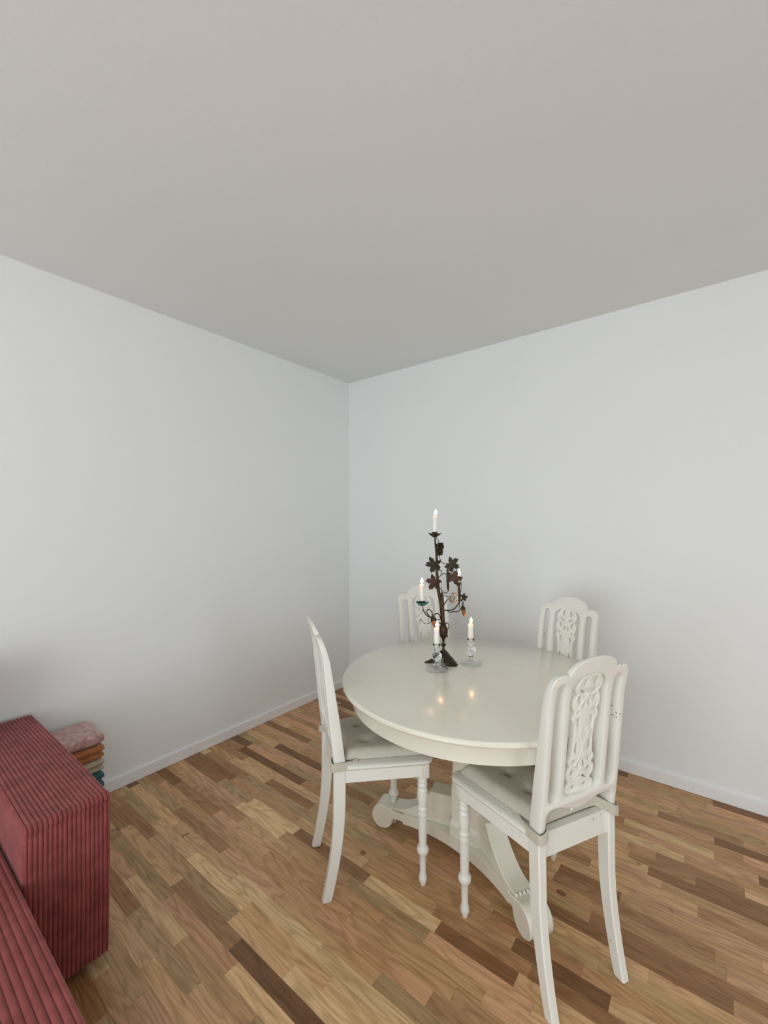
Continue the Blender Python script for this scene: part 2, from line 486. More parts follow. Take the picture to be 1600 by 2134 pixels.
def stave_mesh(name, L_, parent):
    v = []; f = []; tint = []; seed = []
    for st in L_:
        vv, ff = stave_geo(st); n = len(v); v += vv; f += [tuple(i+n for i in q) for q in ff]
        c = [q*2.0 for q in TONES[st[4]]]; j = rng.uniform(0.9, 1.1); h = rng.uniform(-0.03, 0.03)
        tint += [(c[0]*j*(1+h), c[1]*j, c[2]*j*(1-h), 1)]*12
        seed += [(rng.random(), rng.random(), rng.random(), 1)]*12
    me = bpy.data.meshes.new(name); me.from_pydata(v, [], f)
    for nm, dat in (('tint', tint), ('seed', seed)):
        at = me.attributes.new(nm, 'FLOAT_COLOR', 'POINT')
        at.data.foreach_set('color', [x for q in dat for x in q])
    me.materials.append(M_WOOD)
    o = bpy.data.objects.new(name, me); col.objects.link(o); o.parent = parent
    return o
scored = []
for st in staves:
    best = 0
    for fx in (0.0, 0.25, 0.5, 0.75, 1.0):
        x = st[0]+(st[1]-st[0])*fx; y = (st[2]+st[3])/2
        q = in_view(x, y)
        if q and -20 < q[0] < 1620 and q[1] < 2160 and not (x < 0.9 and y < -2.06) and not (y < -2.29 and x < 1.7):
            best = max(best, (st[1]-st[0])*(st[3]-st[2])*1.0/q[2]**3)
    scored.append((best, st))
scored.sort(key=lambda s_: -s_[0])
for s_, st in scored[:295]: stave_mesh('floor_stave', [st], floor)
rest = stave_mesh('floor_staves', [st for s_, st in scored[295:]], floor)
rest['kind'] = 'stuff'

# ------------------------------------------------------------------ table
TH = 0.712
tb = thing('dining_table', 'round cream-painted pedestal dining table standing in the corner of the room', 'table', (1.609, -0.994, 0))
def half_disc(sgn, prof, sx, sy, rot, gap, name, mat):
    """half of a turned slab, split along the leaf joint"""
    n = 72; v = []; f = []; m_ = len(prof)
    for j in range(n+1):
        a = rot+PI*j/n+(0 if sgn > 0 else PI)
        for (r, z) in prof:
            v.append((r*math.cos(a)*sx, r*math.sin(a)*sy, z))
    for j in range(n):
        for i in range(m_-1):
            f.append((j*m_+i, (j+1)*m_+i, (j+1)*m_+i+1, j*m_+i+1))
    f.append(tuple(range(m_))); f.append(tuple(n*m_+i for i in range(m_))[::-1])
    d = Vector((math.cos(rot+PI/2), math.sin(rot+PI/2), 0))*sgn*gap
    v = [(p[0]+d.x, p[1]+d.y, p[2]) for p in v]
    return mesh_obj(name, v, f, mat, tb, True, 30)
Rt_ = 0.5405
prof = [(0.0, TH-0.026), (Rt_-0.022, TH-0.026), (Rt_-0.012, TH-0.025), (Rt_-0.004, TH-0.021), (Rt_, TH-0.014), (Rt_-0.001, TH-0.007), (Rt_-0.005, TH-0.002), (Rt_-0.011, TH), (0.0, TH)]
for s_ in (1, -1): half_disc(s_, prof, 1.0, 1.0, R(52), 0.0003, 'tabletop_half', M_TABLE)
ap = MB(); n = 96
outer = [(0.492, TH-0.092), (0.500, TH-0.089), (0.500, TH-0.034), (0.504, TH-0.0262), (0.46, TH-0.0262), (0.475, TH-0.092)]
v = []; f = []
for j in range(n):
    a = 2*PI*j/n
    for (r, z) in outer: v.append((r*math.cos(a), r*math.sin(a), z))
m_ = len(outer)
for j in range(n):
    for i in range(m_):
        a = j*m_+i; b_ = j*m_+(i+1) % m_; c = ((j+1) % n)*m_
        f.append((a, b_, c+(i+1) % m_, c+i))
ap.add(v, f); ap.obj('apron', M_TABLE, tb, True, 40)
# pedestal: three scroll feet growing out of a star-shaped base, brackets and a faceted column
PC = Vector((0.0, 0.0, 0))
ARMS = [(R(194), 0.447), (R(326), 0.420), (R(81), 0.43)]
BW = 0.045
def arm_solid(prof_pts, half, ang, name, mat, parent, bev=0.004):
    """side profile (r, z) extruded to +-half across the arm"""
    d = Vector((math.cos(ang), math.sin(ang), 0)); w = Vector((-d.y, d.x, 0))
    n = len(prof_pts); v = []; f = []
    area_ = sum(prof_pts[i][0]*prof_pts[(i+1) % n][1]-prof_pts[(i+1) % n][0]*prof_pts[i][1] for i in range(n))
    P = prof_pts if area_ > 0 else prof_pts[::-1]
    ins = []
    for i in range(n):
        a = Vector(P[i-1]); b_ = Vector(P[i]); c = Vector(P[(i+1) % n])
        e1 = (b_-a); e2 = (c-b_)
        e1 = e1.normalized() if e1.length > 1e-9 else Vector((1, 0)); e2 = e2.normalized() if e2.length > 1e-9 else e1
        nn = Vector((-(e1.y+e2.y), e1.x+e2.x))
        nn = nn.normalized() if nn.length > 1e-6 else Vector((-e1.y, e1.x))
        ins.append(b_+nn*bev)
    for (side, Q) in ((-half, ins), (-half+bev, P), (half-bev, P), (half, ins)):
        for p in Q:
            q = PC+d*p[0]+w*side; v.append((q.x, q.y, p[1]))
    for k in range(3):
        for i in range(n):
            j = (i+1) % n
            f.append((k*n+i, k*n+j, (k+1)*n+j, (k+1)*n+i))
    f.append(tuple(range(n))); f.append(tuple(3*n+i for i in range(n)))
    return mesh_obj(name, v, f, mat, parent, True, 35)
ZT = 0.090
def foot_profile(Lr):
    P = []
    cx, cz, r = Lr-0.050, 0.050, 0.050
    P.append((0.02, ZT)); P.append((0.16, ZT))
    P += [(Lr-0.14, ZT-0.006), (Lr-0.10, ZT-0.003)]
    for a in range(100, -91, -15): P.append((cx+r*math.cos(R(a)), cz+r*math.sin(R(a))))
    for a in range(-105, -181, -15): P.append((cx+r*0.98*math.cos(R(a)), cz+r*math.sin(R(a))))
    P += [(cx-0.049, cz+0.002), (cx-0.07, cz+0.003), (0.20, 0.046), (0.10, 0.048), (0.02, 0.048)]
    return P
for ang, Lr in ARMS:
    ft = arm_solid(foot_profile(Lr), BW, ang, 'foot', M_TABLE, tb)
    d = Vector((math.cos(ang), math.sin(ang), 0)); w = Vector((-d.y, d.x, 0))
    rb = Lr-0.100
    br = [(0.05, ZT+0.0005), (rb, ZT-0.001), (rb, ZT+0.006)]
    br += [tuple(p)[:2] for p in spline([(rb, ZT+0.006, 0), (rb-0.05, ZT+0.013, 0), (rb-0.10, ZT+0.040, 0), (rb-0.145, ZT+0.082, 0), (rb-0.165, ZT+0.115, 0)], 5)][1:]
    br += [(rb-0.17, ZT+0.122), (0.05, ZT+0.122)]
    arm_solid(br, BW-0.006, ang, 'bracket', M_TABLE, tb, 0.003)
    for q in range(5):
        c = PC+d*(rb+0.006)+w*((q-2)*0.0155)
        MB().lathe([(0.0005, -0.004), (0.005, -0.002), (0.0062, 0.002), (0.005, 0.006), (0.0005, 0.008)], 12, (c.x, c.y, ZT+0.001)).obj('bead', M_TABLE, tb)
# star base web between the arms (concave sides)
web = []
for i in range(3):
    a0 = ARMS[i][0]; a1 = ARMS[(i+1) % 3][0]
    if a1 < a0: a1 += 2*PI
    d0 = Vector((math.cos(a0), math.sin(a0), 0)); w0 = Vector((-d0.y, d0.x, 0))
    d1 = Vector((math.cos(a1), math.sin(a1), 0)); w1 = Vector((-d1.y, d1.x, 0))
    s0 = d0*0.30+w0*(BW-0.001); s1 = d1*0.30-w1*(BW-0.001)
    mid = d0+d1; mid = mid.normalized()*0.055 if mid.length > 0.3 else mid*0.0
    c0 = d0*0.13+w0*BW; c1 = d1*0.13-w1*BW
    for k in range(13):
        t = k/12
        web.append(s0*(1-t)**3+c0*3*t*(1-t)**2+c1*3*t*t*(1-t)+s1*t**3)
n = len(web); v = [(PC.x+p.x, PC.y+p.y, z) for z in (0.046, ZT-0.0008) for p in web]
ctr = [(PC.x, PC.y, 0.046), (PC.x, PC.y, ZT-0.0008)]
v += ctr; f = []
for i in range(n):
    j = (i+1) % n
    f += [(i, j, n+j, n+i), (j, i, 2*n), (n+i, n+j, 2*n+1)]
mesh_obj('pedestal_base', v, f, M_TABLE, tb, True, 30)
colp = [(0.118, ZT), (0.118, 0.135), (0.108, 0.150), (0.108, 0.26), (0.102, 0.33), (0.100, 0.40), (0.104, 0.46), (0.118, 0.52), (0.135, 0.56), (0.150, 0.59), (0.155, 0.62), (0.155, TH-0.028)]
MB().lathe(colp, 6, tuple(PC)).obj('column', M_TABLE, tb, True, 20).rotation_euler = (0, 0, 0)
MB().box(-0.44, 0.44, -0.05, 0.05, TH-0.062, TH-0.0265, 0.003).obj('top_rail', M_TABLE, tb, False)

# ------------------------------------------------------------------ chairs
SH = 0.477
XS = 0.95
def bend(z):
    e = max(0.0, (z-0.83)/0.145)
    return -0.1475-0.129*(z-0.47)-0.029*e**1.8
TAP = [(0.47, 1.15), (0.62, 1.10), (0.88, 0.64), (0.93, 0.50), (0.975, 0.34)]
def arc(cx, cz, rx, rz, a0, a1, n):
    return [(cx+rx*math.cos(R(a0+(a1-a0)*i/n)), cz+rz*math.sin(R(a0+(a1-a0)*i/n))) for i in range(n+1)]
def mirror(P): return [(-x, z) for (x, z) in P][::-1]
def chair_outline():
    right = [(0.134, SH+0.002), (0.158, SH+0.002), (0.158, 0.893)]
    right += arc(0.126, 0.893, 0.032, 0.040, 10, 90, 7)
    right += [(0.114, 0.934), (0.104, 0.932), (0.097, 0.928)]
    right += [(0.093, 0.938), (0.084, 0.950), (0.070, 0.961), (0.052, 0.968), (0.030, 0.973), (0.0, 0.975)]
    left = [(-x, z) for (x, z) in right[:-1]][::-1]
    low = [(-0.134, 0.520), (-0.131, 0.532), (-0.124, 0.540), (-0.110, 0.543), (-0.080, 0.541), (-0.050, 0.532), (-0.02, 0.524), (0.0, 0.522)]
    low += [(-x, z) for (x, z) in low[:-1]][::-1]
    return right+left+low
slot = arc(0.116, 0.886, 0.0175, 0.019, 0, 180, 10)+arc(0.116, 0.582, 0.0175, 0.017, 180, 360, 8)
opening = arc(0, 0.876, 0.0735, 0.045, 0, 180, 18)+[(-0.0735, 0.59), (-0.070, 0.578), (-0.060, 0.570), (-0.03, 0.566), (0, 0.564), (0.03, 0.566), (0.060, 0.570), (0.070, 0.578), (0.0735, 0.59)]
HW = [(0.560, 0.050), (0.566, 0.056), (0.578, 0.0605), (0.590, 0.056), (0.598, 0.043), (0.604, 0.050), (0.614, 0.0575), (0.626, 0.059), (0.638, 0.055), (0.646, 0.045), (0.651, 0.050), (0.660, 0.055), (0.668, 0.052), (0.677, 0.045),
      (0.695, 0.043), (0.730, 0.040), (0.765, 0.043), (0.775, 0.045), (0.782, 0.052), (0.790, 0.055), (0.798, 0.051), (0.806, 0.044), (0.814, 0.050), (0.828, 0.056), (0.842, 0.056), (0.854, 0.050), (0.861, 0.041), (0.867, 0.048), (0.880, 0.055), (0.894, 0.053), (0.905, 0.046), (0.918, 0.036), (0.926, 0.030)]
def ell(cx, cz, rx, rz, rot=0, n=10):
    c, s_ = math.cos(R(rot)), math.sin(R(rot)); o = []
    for i in range(n):
        a = 2*PI*i/n; x = rx*math.cos(a); z = rz*math.sin(a); o.append((cx+x*c-z*s_, cz+x*s_+z*c))
    return o
HOLES = [ell(.020, .897, .0065, .014, 12), ell(.024, .869, .014, .0035, 25), ell(.031, .845, .0055, .013, -25), ell(.0085, .829, .0035, .012, 18), ell(.034, .808, .0038, .0055, 0),
         [(.021, .792), (.034, .788), (.030, .768), (.026, .757)], [(.022, .775-.055), (.031, .712), (.034, .690), (.022, .684)],
         ell(.030, .660, .0045, .0055), ell(.011, .648, .0035, .013, 22), ell(.033, .628, .007, .0085), ell(.020, .606, .013, .0035, -25), ell(.024, .583, .0065, .0055)]
M_SP = [(w, z) for (z, w) in HW]
splat_out = M_SP+[(-w, z) for (w, z) in M_SP][::-1]

def rear_leg(sx):
    """sabre leg: straight at the top, kicking back near the floor"""
    Z = [0.0, 0.004, 0.03, 0.07, 0.12, 0.17, 0.22, 0.28, 0.34, 0.40, SH+0.001]
    v = []; f = []
    for z in Z:
        t = max(0.0, (0.30-z)/0.30)
        yb = -0.170-0.0425*t**1.7
        dep = 0.0345+0.0085*min(1, z/0.35)
        wx = 0.026+0.003*min(1, z/0.3)
        xo = 0.148+0.004*min(1, z/0.45)
        c = 0.004
        if z == 0.0: yb += 0.004; dep -= 0.009; xo -= 0.003; wx -= 0.006
        x0, x1, y0, y1 = xo-wx, xo, yb, yb+dep
        ring = [(x0+c, y0), (x1-c, y0), (x1, y0+c), (x1, y1-c), (x1-c, y1), (x0+c, y1), (x0, y1-c), (x0, y0+c)]
        v += [(sx*p[0], p[1], z) for p in ring]
    for i in range(len(Z)-1):
        for k in range(8):
            a = i*8+k; b_ = i*8+(k+1) % 8; f.append((a, b_, b_+8, a+8))
    f.append(tuple(range(8))); f.append(tuple((len(Z)-1)*8+k for k in range(8)))
    return v, f
LEGP = [(0.0090, 0), (0.0105, 0.006), (0.0150, 0.018), (0.0155, 0.030), (0.0125, 0.040), (0.0112, 0.048), (0.0118, 0.080), (0.0130, 0.108), (0.0150, 0.112), (0.0215, 0.122), (0.0225, 0.130), (0.0200, 0.139), (0.0150, 0.144), (0.0142, 0.150),
        (0.0158, 0.195), (0.0175, 0.245), (0.0178, 0.256), (0.0195, 0.260), (0.0195, 0.266), (0.0175, 0.270), (0.0172, 0.274), (0.0198, 0.279), (0.0198, 0.284), (0.0165, 0.290), (0.0180, 0.300), (0.0205, 0.322), (0.0203, 0.338), (0.0188, 0.346),
        (0.0196, 0.349), (0.0180, 0.353), (0.0150, 0.358), (0.0185, 0.364), (0.0190, 0.370), (0.0155, 0.376), (0.0178, 0.382), (0.0178, 0.388), (0.0150, 0.392), (0.0175, 0.398)]
def make_chair(label, loc, rz):
    c = thing('dining_chair', label, 'chair', loc, rz, 'carved white chairs around the round table')
    ol = chair_outline()
    flat_shape('back_frame', [ol, slot, mirror(slot), opening], 0.0185, 0.005, M_CHAIR, c, bend, TAP)
    sp = flat_shape('back_splat', [splat_out]+HOLES+[mirror(h) for h in HOLES], 0.008, 0.0022, M_CHAIR, c, bend, [(0, 1), (1, 1)], 0.006)
    # carved relief strands, front and rear faces
    rel = MB()
    strands = [[(0.0, .916), (.022, .921), (.040, .906), (.046, .886), (.036, .866), (.014, .857), (0, .862)],
               [(0, .862), (.020, .858), (.040, .862), (.048, .842), (.046, .824), (.034, .816), (.016, .838), (0, .858)],
               [(.034, .818), (.045, .806), (.044, .790), (.036, .780), (.036, .730), (.037, .688), (.045, .668), (.040, .650)],
               [(0, .745), (.012, .757), (.015, .735), (0, .700), (.010, .67), (.022, .650), (.040, .646)],
               [(.040, .650), (.050, .632), (.046, .612), (.030, .604), (.012, .618), (0, .640)],
               [(0, .606), (.02, .597), (.040, .597), (.052, .580), (.040, .567), (.018, .569), (0, .578)]]
    for S in strands:
        for sx in (1, -1):
            P = spline([(sx*x*XS, 0, z) for (x, z) in S], 4)
            for face in (1, -1):
                rel.tube([(p.x, bend(p.z)+face*0.0068, p.z) for p in P], 0.0024, 6)
    rel.obj('carving', M_CHAIR, sp)
    for sx in (1, -1):
        v, f = rear_leg(sx); mesh_obj('leg', v, f, M_CHAIR, c, True, 30)
    for sx in (1, -1):
        b = MB(); b.lathe(LEGP, 20, (sx*0.172, 0.158, 0)); b.box(sx*0.172-0.021, sx*0.172+0.021, 0.137, 0.179, 0.397, SH-0.022, 0.004)
        b.obj('leg', M_CHAIR, c, True, 35)
    # seat slab with moulded edge
    def seat_ring(o, z):
        a = 0.151+o; b_ = 0.200+o; yb = -0.126; yf = 0.180+o; rr = 0.035
        P = [(-a, yb)]
        P += [(-b_+rr-rr*math.cos(R(t)), yf-rr+rr*math.sin(R(t))) for t in range(0, 91, 15)]
        P += [(b_-rr+rr*math.sin(R(t)), yf-rr+rr*math.cos(R(t))) for t in range(0, 91, 15)]
        P += [(a, yb)]
        return [(x, y, z) for (x, y) in P]
    rings = [seat_ring(0.0, SH-0.024), seat_ring(0.009, SH-0.019), seat_ring(0.014, SH-0.012), seat_ring(0.013, SH-0.005), seat_ring(0.007, SH-0.001), seat_ring(0.0, SH)]
    n = len(rings[0]); v = [p for r in rings for p in r]; f = []
    for i in range(len(rings)-1):
        for k in range(n): f.append((i*n+k, i*n+(k+1) % n, (i+1)*n+(k+1) % n, (i+1)*n+k))
    f.append(tuple(range(n))); f.append(tuple((len(rings)-1)*n+k for k in range(n)))
    mesh_obj('seat', v, f, M_CHAIR, c, True, 40)
    # aprons: side rails splay outwards, front and rear rails straight
    ra = MB()
    def rail(p, q, th, z0, z1):
        p = Vector((p[0], p[1], 0)); q = Vector((q[0], q[1], 0)); d = (q-p).normalized(); w = Vector((-d.y, d.x, 0))*th
        P = [p, q, q+w, p+w]
        ra.add([(a.x, a.y, z) for z in (z0, z1) for a in P], [(0, 3, 2, 1), (4, 5, 6, 7), (0, 1, 5, 4), (1, 2, 6, 5), (2, 3, 7, 6), (3, 0, 4, 7)])
    za, zb = 0.410, SH-0.023
    rail((0.150, -0.128), (0.196, 0.150), 0.020, za, zb)
    rail((-0.196, 0.150), (-0.150, -0.128), 0.020, za, zb)
    rail((0.160, 0.176), (-0.160, 0.176), 0.020, za, zb)
    rail((-0.130, -0.160), (0.130, -0.160), 0.022, za-0.004, SH-0.002)
    ra.obj('seat_rails', M_CHAIR, c, False)
    return c
CH = {'N': ((1.934, -1.208), 151.8), 'L': ((1.300, -1.296), 54.8), 'R': ((1.769, -0.640), 250.0), 'B': ((1.243, -0.662), 326.0)}
def cpose(k): (x, y), a = CH[k]; return (x, y, 0), R(a-90)
chair = make_chair('white carved wooden chair nearest the viewer at right, seen from behind its openwork back', *cpose('N'))
copy_thing(chair, *cpose('L'), label='white carved chair left of the table, turned side-on, backed by the left wall')
copy_thing(chair, *cpose('R'), label='white carved chair on the far right side of the table, against the back wall')
copy_thing(chair, *cpose('B'), label='white carved chair on the far left side of the table, behind the candelabra')

# cushions: thin tufted linen pads tied round the rear posts
TUFT = [(-0.062, 0.065), (0.062, 0.065), (-0.062, -0.035), (0.062, -0.035)]
def make_cushion(label, loc, rz):
    c = thing('seat_cushion', label, 'cushion', (loc[0], loc[1], SH+0.0005), rz, 'tufted linen seat pads on the chairs')
    nu, nv = 56, 50
    def pt(u, w_, top):
        y = -0.128+0.296*w_
        hw = 0.136+0.048*min(1, w_*1.0)
        x = (u*2-1)*hw
        e = min(1, min(u, 1-u)*hw*2/0.030); g = min(1, min(w_, 1-w_)*0.296/0.030)
        prof = math.sqrt(max(0, 1-(1-e)**2))*math.sqrt(max(0, 1-(1-g)**2))
        if not top: return (x, y, 0.0+0.006*(1-prof))
        z = 0.006+0.030*prof+0.002*noise.noise(Vector((x*18, y*18, 3)))*prof
        for (tx, ty) in TUFT:
            d = math.hypot(x-tx, y-ty)
            z -= 0.017*math.exp(-(d/0.016)**2)+0.006*math.exp(-(d/0.042)**2)
            # radial creases
            a = math.atan2(y-ty, x-tx)
            z -= 0.0035*math.exp(-(d/0.045)**2)*max(0, math.cos(2*a+tx*40))**3
        return (x, y, max(z, 0.007))
    v = []; f = []
    for s_ in (1, 0):
        for j in range(nv+1):
            for i in range(nu+1): v.append(pt(i/nu, j/nv, s_))
    K = (nu+1)*(nv+1)
    for s_ in (0, 1):
        for j in range(nv):
            for i in range(nu):
                a = s_*K+j*(nu+1)+i; f.append((a, a+1, a+nu+2, a+nu+1))
    for i in range(nu):
        f.append((i, i+1, K+i+1, K+i)); a = nv*(nu+1)+i; f.append((a, a+1, K+a+1, K+a))
    for j in range(nv):
        a = j*(nu+1); f.append((a, a+nu+1, K+a+nu+1, K+a)); a += nu; f.append((a, a+nu+1, K+a+nu+1, K+a))
    mesh_obj('pad', v, f, M_LINEN, c, True, 60)
    for (tx, ty) in TUFT:
        MB().lathe([(0.006, 0), (0.0075, 0.002), (0.006, 0.0045), (0.001, 0.0055)], 12, (tx, ty, 0.0145)).obj('button', M_LINEN, c)
    # band round both posts and across the back
    path = [(0.146, -0.085), (0.1560, -0.118), (0.1565, -0.160), (0.152, -0.1765), (0.130, -0.1775), (0.120, -0.160), (0.100, -0.1385), (0.050, -0.1345), (0.0, -0.134)]
    P2 = path+[(-x, y) for (x, y) in path[:-1]][::-1]
    Q = spline([(x, y, 0) for (x, y) in P2], 5)
    v = []; f = []; m_ = len(Q)
    for i, q in enumerate(Q):
        t = (Q[min(i+1, m_-1)]-Q[max(i-1, 0)]).normalized(); w = Vector((t.y, -t.x, 0))
        mid = min(1, max(0, (0.150-abs(q.x))/0.05))
        z0 = -0.020+0.021*mid; z1 = 0.010+0.021*mid+0.0012*math.sin(q.x*60)
        side = -1
        for (o_, z) in ((0.0, z0), (0.0028*side, z0+0.001), (0.0034*side, (z0+z1)/2), (0.0028*side, z1-0.001), (0.0, z1)):
            v.append((q.x+w.x*o_, q.y+w.y*o_, z))
    for i in range(m_-1):
        for k in range(5): f.append((i*5+k, (i+1)*5+k, (i+1)*5+(k+1) % 5, i*5+(k+1) % 5))
    f.append((0, 1, 2, 3, 4)); f.append(tuple((m_-1)*5+k for k in range(5)))
    st = mesh_obj('tie_band', v, f, M_LINEN, c, True, 50)
    MB().lathe([(0.0042, 0), (0.0042, 0.002), (0.002, 0.003)], 12).obj('snap', M_TRIM, st).matrix_local = Matrix.Translation((0.005, -0.1375, 0.016)) @ Matrix.Rotation(R(90), 4, 'X')
    return c
cu = make_cushion('tufted beige linen seat pad on the chair nearest the viewer', *cpose('N'))
_l, _r = cpose('L')
cc = copy_thing(cu, (_l[0], _l[1], SH+0.0005), _r, 'tufted beige linen seat pad on the side-on chair left of the table')

# ------------------------------------------------------------------ sofa (two corduroy modules) 
def ribs(y, pitch, y0):
    t = ((y-y0)/pitch) % 1.0
    return math.sqrt(max(0, 1-(2*t-1)**2))
def cord_block(name, x0, x1, y0, y1, z0, z1, pitch, parent, er=0.022):
    """block whose ribs run along x over the top and down the +x end"""
    path = []
    path.append((x0, z0, -1, 0)); path.append((x0, z1-er, -1, 0))
    for a in range(180, 89, -18): path.append((x0+er+er*math.cos(R(a)), z1-er+er*math.sin(R(a)), math.cos(R(a)), math.sin(R(a))))
    nx = 26
    for i in range(1, nx):
        x = x0+er+(x1-x0-2*er)*i/nx
        path.append((x, z1+0.004*math.sin(PI*i/nx), 0, 1))
    e2 = 0.012
    path.append((x1-0.030, z1, 0, 1)); path.append((x1-0.016, z1+0.003, 0.2, 1))
    for a in (75, 50, 30, 10): path.append((x1-e2+(e2+0.003)*math.cos(R(a)), z1-e2+(e2+0.003)*math.sin(R(a)), math.cos(R(a)), math.sin(R(a))))
    path.append((x1-0.003, z1-0.022, 1, 0))
    for i in range(0, 9): path.append((x1+0.003*math.sin(PI*i/8), z1-0.03-(z1-0.03-z0)*i/8, 1, 0))
    nr = max(2, int(round((y1-y0)/pitch))); per = 8
    ys = [y0+(y1-y0)*i/(nr*per) for i in range(nr*per+1)]
    p_ = (y1-y0)/nr
    v = []; f = []; ny = len(ys)
    for (x, z, nx_, nz_) in path:
        for y in ys:
            e = min(y-y0, y1-y)
            rd = 0.010*(1-min(1, e/0.012))**2
            h = 0.0050*ribs(y, p_, y0)-rd+0.0006*noise.noise(Vector((x*30, y*30, z*30)))
            v.append((x+nx_*h, y, z+nz_*h))
    for i in range(len(path)-1):
        for j in range(ny-1): f.append((i*ny+j, (i+1)*ny+j, (i+1)*ny+j+1, i*ny+j+1))
    m_ = len(path)
    f.append(tuple(i*ny for i in range(m_))); f.append(tuple(i*ny+ny-1 for i in range(m_))[::-1])
    f.append(tuple(range(ny))+tuple((m_-1)*ny+j for j in range(ny))[::-1])
    return mesh_obj(name, v, f, M_CORD, parent, True, 75)
sofa = thing('corduroy_sofa', 'rose pink corduroy sofa with ribbed arm and chaise along the left wall', 'sofa', (0.90, -2.40, 0))
def sb(o): o.location = (-0.90, 2.40, 0); return o
sb(cord_block('armrest', 0.032, 0.915, -2.300, -2.085, 0.035, 0.508, 0.0112, sofa))
sb(cord_block('chaise', 0.032, 1.80, -3.15, -2.3035, 0.035, 0.366, 0.0150, sofa))
sb(cord_block('backrest', 0.035, 0.27, -3.15, -2.315, 0.372, 0.80, 0.0150, sofa, 0.05))
for (x, y) in ((0.12, -2.15), (0.82, -2.15), (0.82, -2.25), (1.68, -2.42), (1.68, -3.05), (0.15, -3.05)):
    sb(MB().lathe([(0.018, 0), (0.022, 0.004), (0.022, 0.036)], 20, (x, y, 0)).obj('foot', M_FOOT, sofa))

# ------------------------------------------------------------------ folded blankets behind the armrest
def blanket(label, z0, h, mat, x0, x1, y0, y1, folds, fuzz):
    """each layer is a tongue with a rounded fold at the +x side; layers joined"""
    b = MB(); hh = h/folds
    for k in range(folds):
        zc = z0+hh*(k+0.5); r = hh*0.5-0.0006
        dx = random.uniform(-0.010, 0.008)
        prof = []
        xe = x1+dx
        for i in range(6): prof.append((x0+(xe-r-x0)*i/6, r))
        for a in range(90, -91, -15): prof.append((xe-r+r*1.2*math.cos(R(a)), r*math.sin(R(a))))
        for i in range(6): prof.append((x0+(xe-r-x0)*(5-i)/6, -r))
        ny = 14; v = []; f = []; m_ = len(prof)
        for j in range(ny+1):
            t = j/ny; e = min(t, 1-t)*(y1-y0)
            s_ = 0.62+0.38*math.sqrt(max(0, 1-(1-min(1, e/r))**2))
            for (x, z) in prof:
                w = fuzz*noise.noise(Vector((x*28+k*7, (y0+(y1-y0)*t)*28, z*50+z0*90)))
                v.append((x+w, y0+(y1-y0)*t+w*0.6, zc+z*s_+(w*0.5 if k == folds-1 and z > 0 else 0)))
        for j in range(ny):
            for i in range(m_): f.append((j*m_+i, j*m_+(i+1) % m_, (j+1)*m_+(i+1) % m_, (j+1)*m_+i))
        f.append(tuple(range(m_))); f.append(tuple(ny*m_+i for i in range(m_)))
        b.add(v, f)
    o = b.obj('folded_blanket', mat, None, True, 60)
    tag(o, label, 'blanket', 'folded blankets stacked behind the armrest')
    return o
BL = [('dark green folded blanket at the bottom of the stack behind the sofa arm', 0.158, 4, ((0.02, 0.05, 0.04), (0.03, 0.08, 0.06)), 0.0015),
      ('teal blanket folded double below the cream one in the stack', 0.078, 2, ((0.02, 0.075, 0.085), (0.04, 0.13, 0.14)), 0.003),
      ('cream folded blanket between the orange and the teal ones', 0.056, 2, ((0.42, 0.34, 0.23), (0.50, 0.42, 0.30)), 0.001),
      ('burnt orange folded blanket just under the pink top one', 0.062, 2, ((0.36, 0.13, 0.035), (0.46, 0.18, 0.05)), 0.001),
      ('fluffy pale pink blanket on top of the stack beside the left wall', 0.052, 1, ((0.42, 0.22, 0.21), (0.60, 0.42, 0.38)), 0.005)]
z = 0.0
for lb, h, fo, cs, fz in BL:
    mt = mottled('blanket_'+lb.split()[0], cs[0], cs[1], 45, 0.95, 0, 0.6, 0.3)
    blanket(lb, z, h-0.001, mt, 0.045, 0.238, -2.072, -1.872, fo, fz); z += h

# ------------------------------------------------------------------ candles and holders on the table
def candle(label, x, y, z0, h, r, group=None, lean=(0, 0), fs=1.0):
    c = thing('candle', label, 'candle', (x, y, z0), 0, 'lit white candles on the table')
    pr = [(r*0.93, 0), (r, 0.002), (r*0.985, h*0.5), (r*0.97, h-0.002), (r*0.85, h), (r*0.3, h-0.0015)]
    MB().lathe(pr, 24).obj('wax', M_WAX, c)
    MB().tube([(0, 0, h-0.002), (0.0003, 0, h+0.004), (0.001, 0, h+0.007)], 0.0008, 6).obj('wick', M_WICK, c)
    fp = [(0.0008, 0), (0.0042, 0.003), (0.0062, 0.0085), (0.0058, 0.013), (0.0036, 0.019), (0.0014, 0.0245), (0.0002, 0.027)]
    fl = MB().lathe([(a*fs, b*fs) for a, b in fp], 16, (0, 0, 0)).obj('flame', M_FLAME, c)
    fl.location = (0.0008, 0, h+0.0035)
    fl.rotation_euler = (0, R(5), 0)
    c.rotation_euler = (lean[0], lean[1], R(YAW))
    return c

